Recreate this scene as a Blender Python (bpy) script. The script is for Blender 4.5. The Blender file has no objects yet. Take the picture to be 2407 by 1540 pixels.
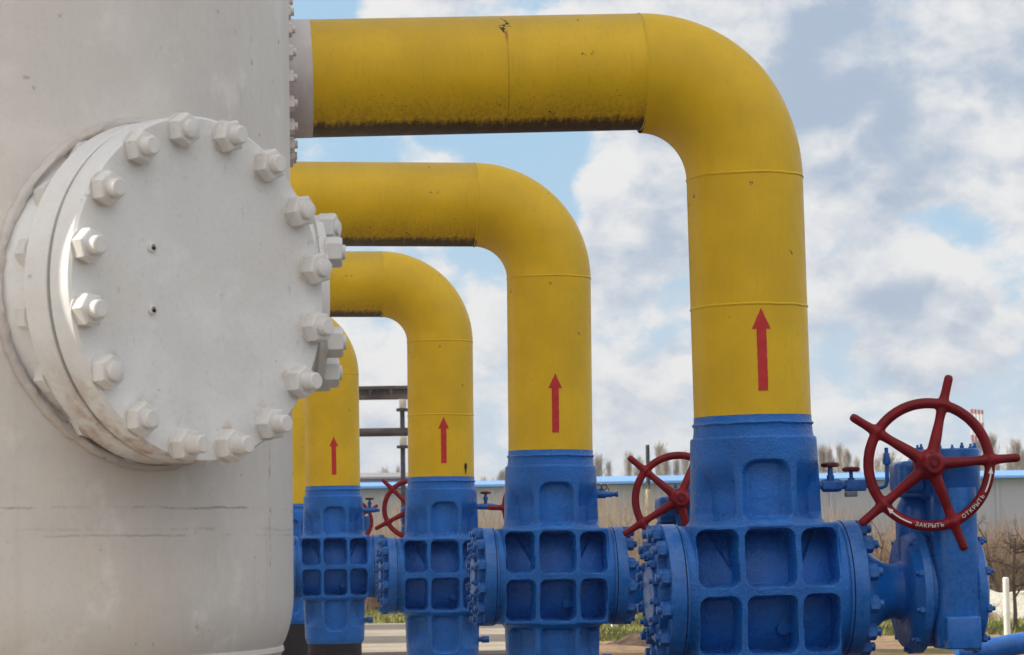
import bpy, bmesh, math, random
import numpy as np
from mathutils import Vector, Matrix, Euler, noise as mn
C = bpy.context.scene.collection
R = math.radians
sc = bpy.context.scene
random.seed(7); rng = np.random.default_rng(7)

# ------------------------------------------------------------------ camera
F_PX, CXP, CYP, CAMH = 6500.0, 1203.5, 770.0, 1.8       # focal length and centre for a 2407 x 1540 picture
PITCH, ROLL = math.atan(530 / F_PX), 0.015
fw = Vector((0, math.cos(PITCH), math.sin(PITCH))); up0 = Vector((0, -math.sin(PITCH), math.cos(PITCH))); rt0 = Vector((1, 0, 0))
rt = rt0 * math.cos(ROLL) - up0 * math.sin(ROLL); up = up0 * math.cos(ROLL) + rt0 * math.sin(ROLL)
cam = bpy.data.cameras.new('camera'); cam_o = bpy.data.objects.new('camera', cam); C.objects.link(cam_o)
M = Matrix((rt, up, -fw)).transposed().to_4x4(); M.translation = Vector((0, 0, CAMH)); cam_o.matrix_world = M
cam.sensor_width = 36; cam.lens = F_PX / 2407 * 36; cam.clip_end = 6000; cam.clip_start = 0.1
cam.dof.use_dof = True; cam.dof.focus_distance = 18.5; cam.dof.aperture_fstop = 9
sc.camera = cam_o

def vdir(u, v):
    return (fw * F_PX + rt * (u - CXP) + up * (CYP - v)).normalized()
def at(u, v, Y):
    d = vdir(u, v); return Vector((0, 0, CAMH)) + d * (Y / d.y)

# ------------------------------------------------------------------ world, sun, exposure
SUN_EL, SUN_B = 38.0, -0.6      # sun stands to the left, almost in the picture plane
w = bpy.data.worlds.new('World'); sc.world = w; w.use_nodes = True
w.cycles.sampling_method = 'MANUAL'; w.cycles.sample_map_resolution = 256
nt = w.node_tree; nt.nodes.clear()
def N(t, **kw):
    n = nt.nodes.new(t)
    for k, v in kw.items(): setattr(n, k, v)
    return n
def L(a, b): nt.links.new(a, b)
def sock(x, s):
    if isinstance(x, (int, float)): s.default_value = x
    elif isinstance(x, (tuple, list)): s.default_value = x
    else: L(x, s)
def MA(op, a, b=0.0, c=0.0, clamp=False):
    n = N('ShaderNodeMath', operation=op, use_clamp=clamp); sock(a, n.inputs[0]); sock(b, n.inputs[1]); sock(c, n.inputs[2]); return n.outputs[0]
def SS(x, a, b):
    n = N('ShaderNodeMapRange', interpolation_type='SMOOTHSTEP'); sock(x, n.inputs[0]); n.inputs[1].default_value = a; n.inputs[2].default_value = b; return n.outputs[0]
def MIX(f, a, b, mode='MIX'):
    n = N('ShaderNodeMix', data_type='RGBA', blend_type=mode); sock(f, n.inputs[0])
    for x, i in ((a, 6), (b, 7)):
        if isinstance(x, tuple): n.inputs[i].default_value = (*x, 1)
        else: L(x, n.inputs[i])
    return n.outputs[2]
sky = N('ShaderNodeTexSky', sky_type='NISHITA'); sky.sun_disc = False
sky.sun_elevation = R(SUN_EL); sky.sun_rotation = R(-90 + SUN_B)
sky.air_density = 1.0; sky.dust_density = 1.0; sky.ozone_density = 1.5
tc = N('ShaderNodeTexCoord')
sep = N('ShaderNodeSeparateXYZ'); L(tc.outputs['Generated'], sep.inputs[0])
def coords(dz=0.0, dx=0.0, stretch=1.75):
    cb = N('ShaderNodeCombineXYZ'); L(MA('ADD', sep.outputs[0], dx), cb.inputs[0]); L(sep.outputs[1], cb.inputs[1])
    L(MA('MULTIPLY', MA('ADD', sep.outputs[2], dz), stretch), cb.inputs[2]); return cb.outputs[0]
def fbm(vec, scale, det=9, rough=0.56, dist=0.0, off=(0, 0, 0)):
    mp = N('ShaderNodeMapping'); L(vec, mp.inputs[0]); mp.inputs['Location'].default_value = off
    n = N('ShaderNodeTexNoise'); L(mp.outputs[0], n.inputs['Vector']); n.inputs['Scale'].default_value = scale
    n.inputs['Detail'].default_value = det; n.inputs['Roughness'].default_value = rough; n.inputs['Distortion'].default_value = dist
    return n.outputs[0]
def bump_at(lst):                       # directions in the sky where cloud is thicker or thinner
    acc = None
    for u, v, rpx, amp in lst:
        d = vdir(u, v)
        vm = N('ShaderNodeVectorMath', operation='DISTANCE'); L(tc.outputs['Generated'], vm.inputs[0]); vm.inputs[1].default_value = d
        g = MA('MULTIPLY', MA('EXPONENT', MA('MULTIPLY', MA('POWER', MA('DIVIDE', vm.outputs['Value'], rpx / F_PX), 2.0), -1.0)), amp)
        acc = g if acc is None else MA('ADD', acc, g)
    return acc
thick = bump_at([(740, 10, 90, -.30), (1290, 380, 95, -.28), (1330, 520, 60, -.22), (870, 360, 60, -.16), (1180, 335, 70, -.2),
                 (2230, 560, 110, -.14), (2400, 640, 90, -.12), (1960, 560, 70, -.14), (1150, 620, 60, -.14), (2000, 740, 120, -.10), (1480, 760, 90, -.08),
                 (960, 20, 110, .18), (1440, 470, 75, .16), (1400, 620, 80, .12), (2250, 250, 260, .12), (1850, 150, 200, .14), (2200, 690, 120, .16), (1560, 500, 80, .1)])
def puff(vec, scale, off=(0, 0, 0)):          # rounded cumulus heads
    mp = N('ShaderNodeMapping'); L(vec, mp.inputs[0]); mp.inputs['Location'].default_value = off
    n = N('ShaderNodeTexVoronoi', feature='F1'); L(mp.outputs[0], n.inputs['Vector']); n.inputs['Scale'].default_value = scale
    n.inputs['Detail'].default_value = 2; n.inputs['Roughness'].default_value = .5; n.inputs['Randomness'].default_value = 1
    return MA('SUBTRACT', 1.0, n.outputs['Distance'])
def cloud(dz=0.0, dx=0.0):
    v = coords(dz, dx, 1.5)
    w1 = fbm(v, 30, det=4, rough=.6, off=(7, 7, 7)); w2 = fbm(v, 30, det=4, rough=.6, off=(1, 12, 5))     # ragged edges
    cb = N('ShaderNodeCombineXYZ'); L(MA('MULTIPLY', MA('SUBTRACT', w1, .5), .022), cb.inputs[0]); L(MA('MULTIPLY', MA('SUBTRACT', w2, .5), .022), cb.inputs[2])
    va = N('ShaderNodeVectorMath', operation='ADD'); L(v, va.inputs[0]); L(cb.outputs[0], va.inputs[1]); v = va.outputs[0]
    big = fbm(v, 9, det=3, rough=.5, off=(3.1, 1.7, 4.4)); mid = fbm(v, 26, det=8, rough=.67, off=(1.1, 4.7, 2.4))
    return MA('ADD', MA('ADD', MA('MULTIPLY', big, .62), MA('MULTIPLY', mid, .42)), MA('MULTIPLY', puff(v, 22, (2, 5, 1)), .20))
dens_n = MA('SUBTRACT', cloud(), .13)
dens = MA('ADD', dens_n, thick)
cover = SS(dens, 0.26, 0.385)
up_n = MA('SUBTRACT', cloud(.011, -.007), .13)
lit = MA('SUBTRACT', dens_n, up_n)
lit2 = bump_at([(2060, 200, 190, -.10), (2130, 330, 120, -.10), (2350, 160, 120, -.03), (1900, 90, 100, -.05), (1180, 20, 160, -.03), (1480, 620, 60, -.05), (2100, 790, 150, -.06), (1900, 420, 80, -.04),
                (930, 25, 70, .10), (1440, 440, 60, .12), (1460, 530, 60, .10), (2230, 660, 90, .13), (2280, 330, 130, .08), (2330, 860, 120, .06), (1960, 320, 60, .05), (1760, 40, 80, .05), (980, 350, 110, .1), (900, 760, 130, .07)])
shade = SS(MA('ADD', MA('ADD', MA('MULTIPLY', lit, 1.25), lit2), MA('MULTIPLY', MA('SUBTRACT', dens, .45), -.50)), -0.19, 0.13)
CLD = 7.2
ccol = MIX(shade, tuple(CLD * c for c in (.47, .57, .72)), tuple(CLD * c for c in (1.04, 1.02, .99)))
skyc = MIX(0.80, sky.outputs[0], tuple(CLD * c for c in (.47, .76, 1.02)))
hor = SS(sep.outputs[2], 0.16, -0.01)
skyc2 = MIX(MA('MULTIPLY', hor, .65), skyc, tuple(CLD * c for c in (.80, .86, .93)))
col = MIX(MA('MULTIPLY', cover, .93), skyc2, ccol)
col = MIX(MA('MULTIPLY', SS(sep.outputs[2], 0.07, -0.005), .50), col, tuple(CLD * c for c in (.74, .82, .90)))
# overhead the cloud deck thins to plain sky so the light stays cool
col = MIX(MA('MULTIPLY', SS(sep.outputs[2], .25, .75), .45), col, sky.outputs[0])
# added fill light: the sky high behind the camera is brightened
back_fill = MA('MULTIPLY', SS(sep.outputs[1], .35, -.5), SS(sep.outputs[2], .2, .65))
col = MIX(MA('MULTIPLY', back_fill, 1.0), col, tuple(CLD * c for c in (1.6, 1.55, 1.5)), 'MIX')
bg = N('ShaderNodeBackground'); L(col, bg.inputs[0]); bg.inputs[1].default_value = 0.12
out = N('ShaderNodeOutputWorld'); L(bg.outputs[0], out.inputs[0])

sl = bpy.data.lights.new('sun', 'SUN'); so = bpy.data.objects.new('sun', sl); C.objects.link(so)
sl.energy = 5.0; sl.angle = R(0.6); sl.color = (1, .94, .85)
b = R(SUN_B); e = R(SUN_EL)
sdir = Vector((-math.cos(b) * math.cos(e), math.sin(b) * math.cos(e), math.sin(e)))
so.rotation_euler = sdir.to_track_quat('Z', 'Y').to_euler()
sc.view_settings.view_transform = 'Standard'; sc.view_settings.look = 'None'; sc.view_settings.exposure = 0.0; sc.view_settings.gamma = 1
sc.cycles.use_denoising = True
sc.cycles.max_bounces = 6; sc.cycles.volume_bounces = 0

# ------------------------------------------------------------------ helpers
def tag(o, label=None, cat=None, group=None, kind=None):
    if label: o['label'] = label
    if cat: o['category'] = cat
    if group: o['group'] = group
    if kind: o['kind'] = kind
    return o
def empty(name, loc=(0, 0, 0), rot=(0, 0, 0), parent=None):
    o = bpy.data.objects.new(name, None); C.objects.link(o); o.location = loc; o.rotation_euler = rot; o.empty_display_size = .2
    if parent: o.parent = parent
    return o
def sharp(me, ang=35):
    me.polygons.foreach_set('use_smooth', [True] * len(me.polygons))
    try: me.set_sharp_from_angle(angle=R(ang))
    except Exception: pass
def mesh(name, v, f, m=None, ang=35):
    me = bpy.data.meshes.new(name); me.from_pydata([tuple(x) for x in v], [], [tuple(int(k) for k in q) for q in f]); me.update()
    if m:
        for mm in (m if isinstance(m, (list, tuple)) else [m]): me.materials.append(mm)
    sharp(me, ang); return me
def link(name, me, parent=None, loc=None, rot=None):
    o = bpy.data.objects.new(name, me); C.objects.link(o)
    if parent: o.parent = parent
    if loc is not None: o.location = loc
    if rot is not None: o.rotation_euler = rot
    return o

class MB:
    def __init__(s): s.v = []; s.f = []
    def add(s, v, f, M=None):
        k = len(s.v)
        for p in v: s.v.append(tuple(M @ Vector(p)) if M is not None else tuple(p))
        for q in f: s.f.append(tuple(i + k for i in q))
        return s
    def lathe(s, prof, n=48, M=None, cap0=True, cap1=True, phase=0.0):        # prof: (r, h) about local z
        v = []; f = []
        for r, h in prof:
            for i in range(n):
                a = 2 * math.pi * (i + phase) / n; v.append((r * math.cos(a), r * math.sin(a), h))
        for j in range(len(prof) - 1):
            for i in range(n):
                k = (i + 1) % n; f.append((j * n + i, j * n + k, (j + 1) * n + k, (j + 1) * n + i))
        if cap0: f.append(tuple(range(n - 1, -1, -1)))
        if cap1: f.append(tuple((len(prof) - 1) * n + i for i in range(n)))
        return s.add(v, f, M)
    def box(s, x0, x1, y0, y1, z0, z1, M=None, bv=0.0):
        if bv <= 0:
            v = [(x, y, z) for z in (z0, z1) for y in (y0, y1) for x in (x0, x1)]
            return s.add(v, [(0, 2, 3, 1), (4, 5, 7, 6), (0, 1, 5, 4), (2, 6, 7, 3), (0, 4, 6, 2), (1, 3, 7, 5)], M)
        bm = bmesh.new(); bmesh.ops.create_cube(bm, size=1)
        for q in bm.verts: q.co = Vector(((x0 + x1) / 2 + q.co.x * (x1 - x0), (y0 + y1) / 2 + q.co.y * (y1 - y0), (z0 + z1) / 2 + q.co.z * (z1 - z0)))
        bmesh.ops.bevel(bm, geom=bm.edges[:], offset=bv, segments=3, affect='EDGES', profile=.5)
        bm.verts.ensure_lookup_table()
        s.add([q.co[:] for q in bm.verts], [[q.index for q in p.verts] for p in bm.faces], M); bm.free(); return s
    def tube(s, pts, rad, n=12, cap=True):
        pts = [Vector(p) for p in pts]; rs = rad if isinstance(rad, (list, tuple)) else [rad] * len(pts)
        v = []; f = []; prev = None
        for i, p in enumerate(pts):
            t = (pts[min(i + 1, len(pts) - 1)] - pts[max(i - 1, 0)]).normalized()
            if prev is None:
                a = Vector((0, 0, 1)) if abs(t.z) < .9 else Vector((1, 0, 0)); nrm = t.cross(a).normalized()
            else: nrm = (prev - t * prev.dot(t)).normalized()
            prev = nrm; bn = t.cross(nrm)
            for k in range(n):
                a = 2 * math.pi * k / n; v.append(p + (nrm * math.cos(a) + bn * math.sin(a)) * rs[i])
        for j in range(len(pts) - 1):
            for i in range(n):
                k = (i + 1) % n; f.append((j * n + i, j * n + k, (j + 1) * n + k, (j + 1) * n + i))
        if cap: f.append(tuple(range(n - 1, -1, -1))); f.append(tuple((len(pts) - 1) * n + i for i in range(n)))
        return s.add(v, f)
    def me(s, name, m, ang=35): return mesh(name, s.v, s.f, m, ang)
def dirM(d, loc=(0, 0, 0)):            # matrix turning local z to direction d
    q = Vector(d).normalized().to_track_quat('Z', 'Y'); Mx = q.to_matrix().to_4x4(); Mx.translation = Vector(loc); return Mx
XA = dirM((1, 0, 0)); XB = dirM((-1, 0, 0))

# ------------------------------------------------------------------ materials
class Mat:
    def __init__(s, name, rough=.5, spec=.5, metal=0.0):
        s.m = bpy.data.materials.new(name); s.m.use_nodes = True; s.nt = s.m.node_tree
        s.b = s.nt.nodes['Principled BSDF']; s.b.inputs['Roughness'].default_value = rough; s.b.inputs['Metallic'].default_value = metal
        s.b.inputs['Specular IOR Level'].default_value = spec
        s.tc = s.n('ShaderNodeTexCoord'); s.geo = s.n('ShaderNodeNewGeometry')
        s.obj = s.tc.outputs['Object']
        s.sep = s.n('ShaderNodeSeparateXYZ'); s.l(s.obj, s.sep.inputs[0])
        s.sn = s.n('ShaderNodeSeparateXYZ'); s.l(s.tc.outputs['Normal'], s.sn.inputs[0])
    def n(s, t, **kw):
        q = s.nt.nodes.new(t)
        for k, v in kw.items(): setattr(q, k, v)
        return q
    def l(s, a, b_): s.nt.links.new(a, b_)
    def so(s, x, k):
        if isinstance(x, (int, float)): k.default_value = x
        elif isinstance(x, tuple): k.default_value = (*x, 1) if len(x) == 3 and len(k.default_value) == 4 else x
        else: s.l(x, k)
    def ma(s, op, a, b_=0.0, c=0.0, clamp=False):
        q = s.n('ShaderNodeMath', operation=op, use_clamp=clamp); s.so(a, q.inputs[0]); s.so(b_, q.inputs[1]); s.so(c, q.inputs[2]); return q.outputs[0]
    def ss(s, x, a, b_, o0=0.0, o1=1.0):
        q = s.n('ShaderNodeMapRange', interpolation_type='SMOOTHSTEP'); s.so(x, q.inputs[0])
        for i, vv in ((1, a), (2, b_), (3, o0), (4, o1)): q.inputs[i].default_value = vv
        return q.outputs[0]
    def mix(s, f, a, b_, mode='MIX'):
        q = s.n('ShaderNodeMix', data_type='RGBA', blend_type=mode); s.so(f, q.inputs[0]); s.so(a, q.inputs[6]); s.so(b_, q.inputs[7]); return q.outputs[2]
    def noise(s, scale, det=5, rough=.55, sc3=None, off=None, vec=None, dist=0.0):
        v = vec if vec is not None else s.obj
        if sc3 or off:
            mp = s.n('ShaderNodeMapping'); s.l(v, mp.inputs[0])
            if sc3: mp.inputs['Scale'].default_value = sc3
            if off: mp.inputs['Location'].default_value = off
            v = mp.outputs[0]
        q = s.n('ShaderNodeTexNoise'); s.l(v, q.inputs['Vector']); q.inputs['Scale'].default_value = scale
        q.inputs['Detail'].default_value = det; q.inputs['Roughness'].default_value = rough; q.inputs['Distortion'].default_value = dist
        return q.outputs[0]
    def bump(s, h, st=.3, dist=.01, prev=None):
        q = s.n('ShaderNodeBump'); q.inputs['Strength'].default_value = st; q.inputs['Distance'].default_value = dist; s.l(h, q.inputs['Height'])
        if prev: s.l(prev, q.inputs['Normal'])
        s.l(q.outputs[0], s.b.inputs['Normal']); return q.outputs[0]
    def color(s, c): s.so(c, s.b.inputs['Base Color'])
    def done(s): return s.m

def simple(name, c, rough=.6, var=.15, nscale=8, bumpst=.2, bumpsc=60, spec=.4, metal=0.0, bd=.004):
    m = Mat(name, rough, spec, metal)
    n1 = m.noise(nscale, 4)
    c1 = tuple(x * (1 - var) for x in c); c2 = tuple(min(1, x * (1 + var)) for x in c)
    m.color(m.mix(m.ss(n1, .3, .7), c1, c2))
    if bumpst: m.bump(m.noise(bumpsc, 3), bumpst, bd)
    return m.done()

YEL = (.73, .455, .010)
def yellow(name, mould=1.0, crack=False, base=YEL, upright=False):
    m = Mat(name, .45, .32)
    n1 = m.noise(2.2, 5, off=(random.random() * 9, 0, 0)); col = m.mix(m.ss(n1, .3, .75), tuple(x * .90 for x in base), tuple(x * 1.07 for x in base))
    n2 = m.noise(28, 3); col = m.mix(m.ma('MULTIPLY', m.ss(n2, .5, .8), .10), col, (.30, .18, .02))
    # faint vertical weather streaks
    st = m.noise(9, 6, .6, sc3=(6, 6, .35)); col = m.mix(m.ma('MULTIPLY', m.ss(st, .52, .75), .22 if not upright else .14), col, (.32, .20, .03))
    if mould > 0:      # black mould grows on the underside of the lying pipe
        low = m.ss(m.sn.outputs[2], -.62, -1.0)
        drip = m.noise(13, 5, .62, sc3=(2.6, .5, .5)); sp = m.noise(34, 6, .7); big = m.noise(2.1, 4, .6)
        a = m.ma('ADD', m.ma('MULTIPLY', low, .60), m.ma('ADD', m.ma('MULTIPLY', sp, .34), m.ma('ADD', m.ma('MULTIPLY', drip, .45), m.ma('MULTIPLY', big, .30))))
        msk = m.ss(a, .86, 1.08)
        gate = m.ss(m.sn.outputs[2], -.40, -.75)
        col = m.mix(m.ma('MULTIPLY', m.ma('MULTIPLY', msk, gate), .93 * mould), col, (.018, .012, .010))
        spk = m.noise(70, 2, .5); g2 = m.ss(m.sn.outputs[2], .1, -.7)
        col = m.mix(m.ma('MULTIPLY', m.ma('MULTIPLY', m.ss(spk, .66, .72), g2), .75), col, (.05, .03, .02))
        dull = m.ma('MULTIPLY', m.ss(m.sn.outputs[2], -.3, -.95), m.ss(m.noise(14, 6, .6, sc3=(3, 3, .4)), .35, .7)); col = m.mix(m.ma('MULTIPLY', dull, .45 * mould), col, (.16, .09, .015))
        top = m.ss(m.sn.outputs[2], .35, 1.0); col = m.mix(m.ma('MULTIPLY', top, .30), col, (.36, .27, .12))
    if crack:
        # torn paint with a rust run below it
        w1 = m.noise(16, 4, .7, off=(4, 4, 4)); xx = m.ma('ADD', m.sep.outputs[0], m.ma('MULTIPLY', m.ma('SUBTRACT', w1, .5), .16))
        dx = m.ma('ABSOLUTE', m.ma('SUBTRACT', xx, CRACKX)); zz = m.sep.outputs[2]
        gz = m.ma('MULTIPLY', m.ss(zz, .195, .215), m.ss(zz, .33, .315)); fr = m.ss(m.sn.outputs[1], 0, -.3)
        line = m.ma('MULTIPLY', m.ma('MULTIPLY', m.ss(dx, .011, .004), gz), fr)
        dx2 = m.ma('ABSOLUTE', m.ma('SUBTRACT', m.sep.outputs[0], CRACKX + .005))
        gz2 = m.ma('MULTIPLY', m.ss(zz, .10, .21), m.ss(zz, .23, .205)); run = m.ma('MULTIPLY', m.ma('MULTIPLY', m.ss(dx2, .016, .002), gz2), fr)
        col = m.mix(m.ma('MULTIPLY', run, .85), col, (.30, .07, .012))
        run2 = m.ma('MULTIPLY', m.ma('MULTIPLY', m.ss(dx2, .006, .002), m.ss(zz, .2, .05)), fr); col = m.mix(m.ma('MULTIPLY', run2, .45), col, (.25, .12, .02))
        col = m.mix(line, col, (.03, .012, .01))
    ch = m.noise(7, 3, .5, off=(3, 1, 9)); ch2 = m.noise(40, 4, .7); col = m.mix(m.ma('MULTIPLY', m.ss(ch, .715, .74), m.ss(ch2, .5, .56)), col, (.12, .06, .02))
    m.color(col)
    bm1 = m.bump(m.noise(120, 3), .10, .002); m.bump(m.noise(5, 3), .12, .006, bm1)
    m.l(m.ss(m.noise(12, 4), .3, .7, .36, .52), m.b.inputs['Roughness'])
    return m.done()
CRACKX = -1.50
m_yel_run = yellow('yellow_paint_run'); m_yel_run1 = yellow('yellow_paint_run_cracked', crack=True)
m_yel_up = yellow('yellow_paint_upright', 0, upright=True)

def blue(name, base=(.003, .128, .50), cast=.5):
    m = Mat(name, .32, .42); m.b.inputs['Coat Weight'].default_value = .0; m.b.inputs['Coat Roughness'].default_value = .25
    n1 = m.noise(3.5, 6); col = m.mix(m.ss(n1, .3, .72), tuple(x * .80 for x in base), tuple(x * 1.14 for x in base))
    upf = m.ss(m.sn.outputs[2], .35, .95)       # pale dust lies on the upward faces
    d = m.noise(22, 7, .7); col = m.mix(m.ma('MULTIPLY', m.ma('MULTIPLY', upf, m.ss(d, .38, .68)), .42), col, (.14, .30, .60))
    sp = m.noise(55, 2); col = m.mix(m.ma('MULTIPLY', m.ss(sp, .68, .76), .5), col, (.02, .04, .14))
    pt = m.geo.outputs['Pointiness']; wr = m.noise(30, 4, .7); col = m.mix(m.ma('MULTIPLY', m.ma('MULTIPLY', m.ss(pt, .505, .56), m.ss(wr, .35, .6)), .45), col, (.06, .20, .52))      # paler blue along convex edges, broken up by noise
    rs = m.noise(19, 5, .7, off=(8, 8, 2)); col = m.mix(m.ma('MULTIPLY', m.ss(rs, .70, .74), .5), col, (.10, .05, .035))
    m.color(col)
    b1 = m.bump(m.noise(85, 3, .6), cast, .006); m.bump(m.noise(14, 5, .6), cast * .8, .012, b1)
    m.l(m.ss(m.noise(10, 4), .3, .7, .22, .46), m.b.inputs['Roughness'])
    return m.done()
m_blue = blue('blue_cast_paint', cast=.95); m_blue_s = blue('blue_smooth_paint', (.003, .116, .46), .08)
m_seam = simple('dark_seam', (.006, .010, .03), .7)
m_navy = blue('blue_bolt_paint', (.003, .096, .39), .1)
m_red = Mat('red_wheel_paint', .40, .28); m_red.color(m_red.mix(m_red.ss(m_red.noise(7, 5), .3, .7), (.14, .002, .006), (.235, .003, .010)))
m_red.bump(m_red.noise(60, 3), .15, .003); m_red = m_red.done()
m_dkred = simple('dark_red_knob', (.12, .008, .014), .45)
m_arrow = simple('red_arrow_paint', (.52, .022, .022), .5, .12, 20, .1)
m_white_l = simple('white_lettering', (.75, .75, .72), .5, .05)
m_dark = simple('dark_bitumen_wrap', (.022, .014, .018), .6, .3, 5, .3)

def white_paint(name, base, stain=1.0, seam=None, rim=False, vert=False, bolts=False):
    m = Mat(name, .48, .4)
    n1 = m.noise(.9, 5, .6); col = m.mix(m.ss(n1, .25, .75), tuple(x * .86 for x in base), tuple(x * 1.07 for x in base))
    warm = m.noise(1.6, 5, .6, off=(5, 2, 8)); col = m.mix(m.ma('MULTIPLY', m.ss(warm, .45, .75), .40 * stain), col, (base[0] * .93, base[1] * .80, base[2] * .64))
    st = m.noise(5, 6, .65, sc3=(3, 3, .22)); col = m.mix(m.ma('MULTIPLY', m.ss(st, .5, .78), .30 * stain), col, (base[0] * .74, base[1] * .66, base[2] * .60))
    sp = m.noise(16, 4, .6); col = m.mix(m.ma('MULTIPLY', m.ss(sp, .68, .75), .60 * stain), col, (.13, .09, .08))
    blt = m.noise(1.1, 6, .62, off=(9, 1, 3)); col = m.mix(m.ma('MULTIPLY', m.ss(blt, .49, .62), .45 * stain), col, (base[0] * .80, base[1] * .78, base[2] * .80))
    chk = m.noise(2.6, 6, .7, off=(2, 9, 6)); col = m.mix(m.ma('MULTIPLY', m.ss(chk, .54, .66), .50 * stain), col, tuple(min(.85, x * 1.16) for x in base))
    fine = m.noise(60, 3, .6); col = m.mix(m.ma('MULTIPLY', m.ss(fine, .5, .75), .10), col, (.25, .22, .2))
    scr = m.noise(6, 7, .78, off=(4, 4, 1), sc3=(1, 1, .6)); col = m.mix(m.ma('MULTIPLY', m.ss(scr, .63, .70), .45 * min(stain, 1)), col, (.30, .25, .22))
    if seam:
        for z0, th, amp, k in seam:
            wv = m.noise(3.5, 8, .8, off=(k, k, 0)); br = m.noise(3, 5, .7, off=(0, k * 2, 7), sc3=(1, 1, .1))
            dz = m.ma('ABSOLUTE', m.ma('SUBTRACT', m.ma('ADD', m.sep.outputs[2], m.ma('MULTIPLY', m.ma('SUBTRACT', wv, .5), .045)), z0))
            col = m.mix(m.ma('MULTIPLY', m.ma('MULTIPLY', m.ss(dz, th, th * .2), m.ss(br, .42, .60)), amp), col, (.09, .055, .05))
    if bolts:   # rust weeps below each bolt on the bolt circle
        rad = m.ma('SQRT', m.ma('ADD', m.ma('POWER', m.sep.outputs[0], 2.0), m.ma('POWER', m.sep.outputs[1], 2.0)))
        rg = m.ma('MULTIPLY', m.ss(rad, .44, .50), m.ss(rad, .62, .55)); rn = m.noise(7, 6, .7, off=(1, 5, 2))
        ang = m.ma('ARCTAN2', m.sep.outputs[1], m.sep.outputs[0]); cs = m.ma('COSINE', m.ma('MULTIPLY', m.ma('SUBTRACT', ang, math.pi / 16), 16.0))
        lw = m.ss(m.sep.outputs[1], .35, -.45, .35, 1)
        col = m.mix(m.ma('MULTIPLY', m.ma('MULTIPLY', m.ma('MULTIPLY', rg, m.ss(cs, -.1, .9)), m.ss(rn, .38, .62)), m.ma('MULTIPLY', lw, .85)), col, (.42, .27, .13))
        scr = m.noise(9, 6, .75, sc3=(2.5, 1, 1), off=(0, 4, 4)); col = m.mix(m.ma('MULTIPLY', m.ss(scr, .60, .68), .35), col, (.30, .27, .25))
    if vert:    # a dotted crack runs down the right flank
        tx, ty = VSEAM
        d = m.ma('ADD', m.ma('MULTIPLY', m.sep.outputs[0], -ty), m.ma('MULTIPLY', m.sep.outputs[1], tx))
        d = m.ma('ABSOLUTE', m.ma('ADD', d, m.ma('MULTIPLY', m.ma('SUBTRACT', m.noise(4, 5, .7), .5), .05)))
        frt = m.ss(m.ma('ADD', m.ma('MULTIPLY', m.sep.outputs[0], tx), m.ma('MULTIPLY', m.sep.outputs[1], ty)), 1, 1.2)
        gz = m.ma('MULTIPLY', m.ss(m.sep.outputs[2], 1.70, 1.76), m.ss(m.sep.outputs[2], 2.42, 2.3)); br = m.noise(11, 4, .7, off=(2, 2, 2))
        col = m.mix(m.ma('MULTIPLY', m.ma('MULTIPLY', m.ma('MULTIPLY', m.ss(d, .009, .002), gz), m.ss(br, .46, .62)), m.ma('MULTIPLY', frt, .7)), col, (.12, .09, .08))
    if rim:     # rust weeping round the lower rim
        lowr = m.ss(m.sep.outputs[1], -.12, -.62) if rim == 'y' else m.ss(m.sep.outputs[2], -.12, -.62)
        rn = m.noise(9, 6, .7); col = m.mix(m.ma('MULTIPLY', m.ma('MULTIPLY', lowr, m.ss(rn, .42, .68)), .80), col, (.36, .17, .05))
    m.color(col)
    b1 = m.bump(m.noise(90, 4, .6), .16, .003); m.bump(m.noise(6, 5), .30, .012, b1)
    return m.done()
FC = at(477, 679, 9.4); az = R(43.5 + 6.5)
nrm = Vector((math.sin(az), -math.cos(az), 0)); VR = 1.68
VC = Vector((FC.x, FC.y, 0)) - nrm * (VR + .257)
_d = vdir(634, 1250); _t = 8.0
while (Vector((_d.x * _t, _d.y * _t)) - VC.xy).length > VR and _t < 14: _t += .002
VSEAM = tuple((Vector((_d.x * _t, _d.y * _t)) - VC.xy).normalized())
VW = (.735, .69, .645)
m_vessel = white_paint('vessel_white_paint', VW, 1.0, seam=[(1.975, .006, .50, 3.0), (1.90, .007, .28, 6.0), (1.88, .006, .30, 9.0)], vert=True)
m_cover = white_paint('cover_white_paint', (.79, .78, .77), .8, bolts=True)
m_rim = white_paint('rim_white_paint', (.78, .78, .785), .6, rim='y')
m_weldw = white_paint('rough_weld_paint', (.62, .58, .55), 2.0)
m_nut_w = white_paint('nut_white_paint', (.75, .73, .71), .6)
g_ = Mat('rusty_gasket', .9, .2); g_.color(g_.mix(g_.ma('MULTIPLY', g_.ss(g_.sep.outputs[1], -.10, -.35), g_.ss(g_.noise(8, 4), .3, .6)), (.035, .024, .024), (.30, .12, .03))); m_rust = g_.done()
m_stub = white_paint('stub_white_paint', (.66, .61, .60), 1.3)

# ------------------------------------------------------------------ nuts
def nut_mesh(name, m, af, h, sr, sl_, washer=True):
    q = MB(); ro = af / math.sqrt(3)
    if washer: q.lathe([(ro * 1.02, 0), (ro * 1.02, h * .07)], 24)
    q.lathe([(ro * .96, h * .05), (ro, h * .14), (ro, h * .78), (ro * .96, h * .92), (ro * .86, h)], 6)
    q.lathe([(sr, h * .9), (sr, h + sl_ * .88), (sr * .85, h + sl_)], 18)
    return q.me(name, m, 30)

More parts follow.
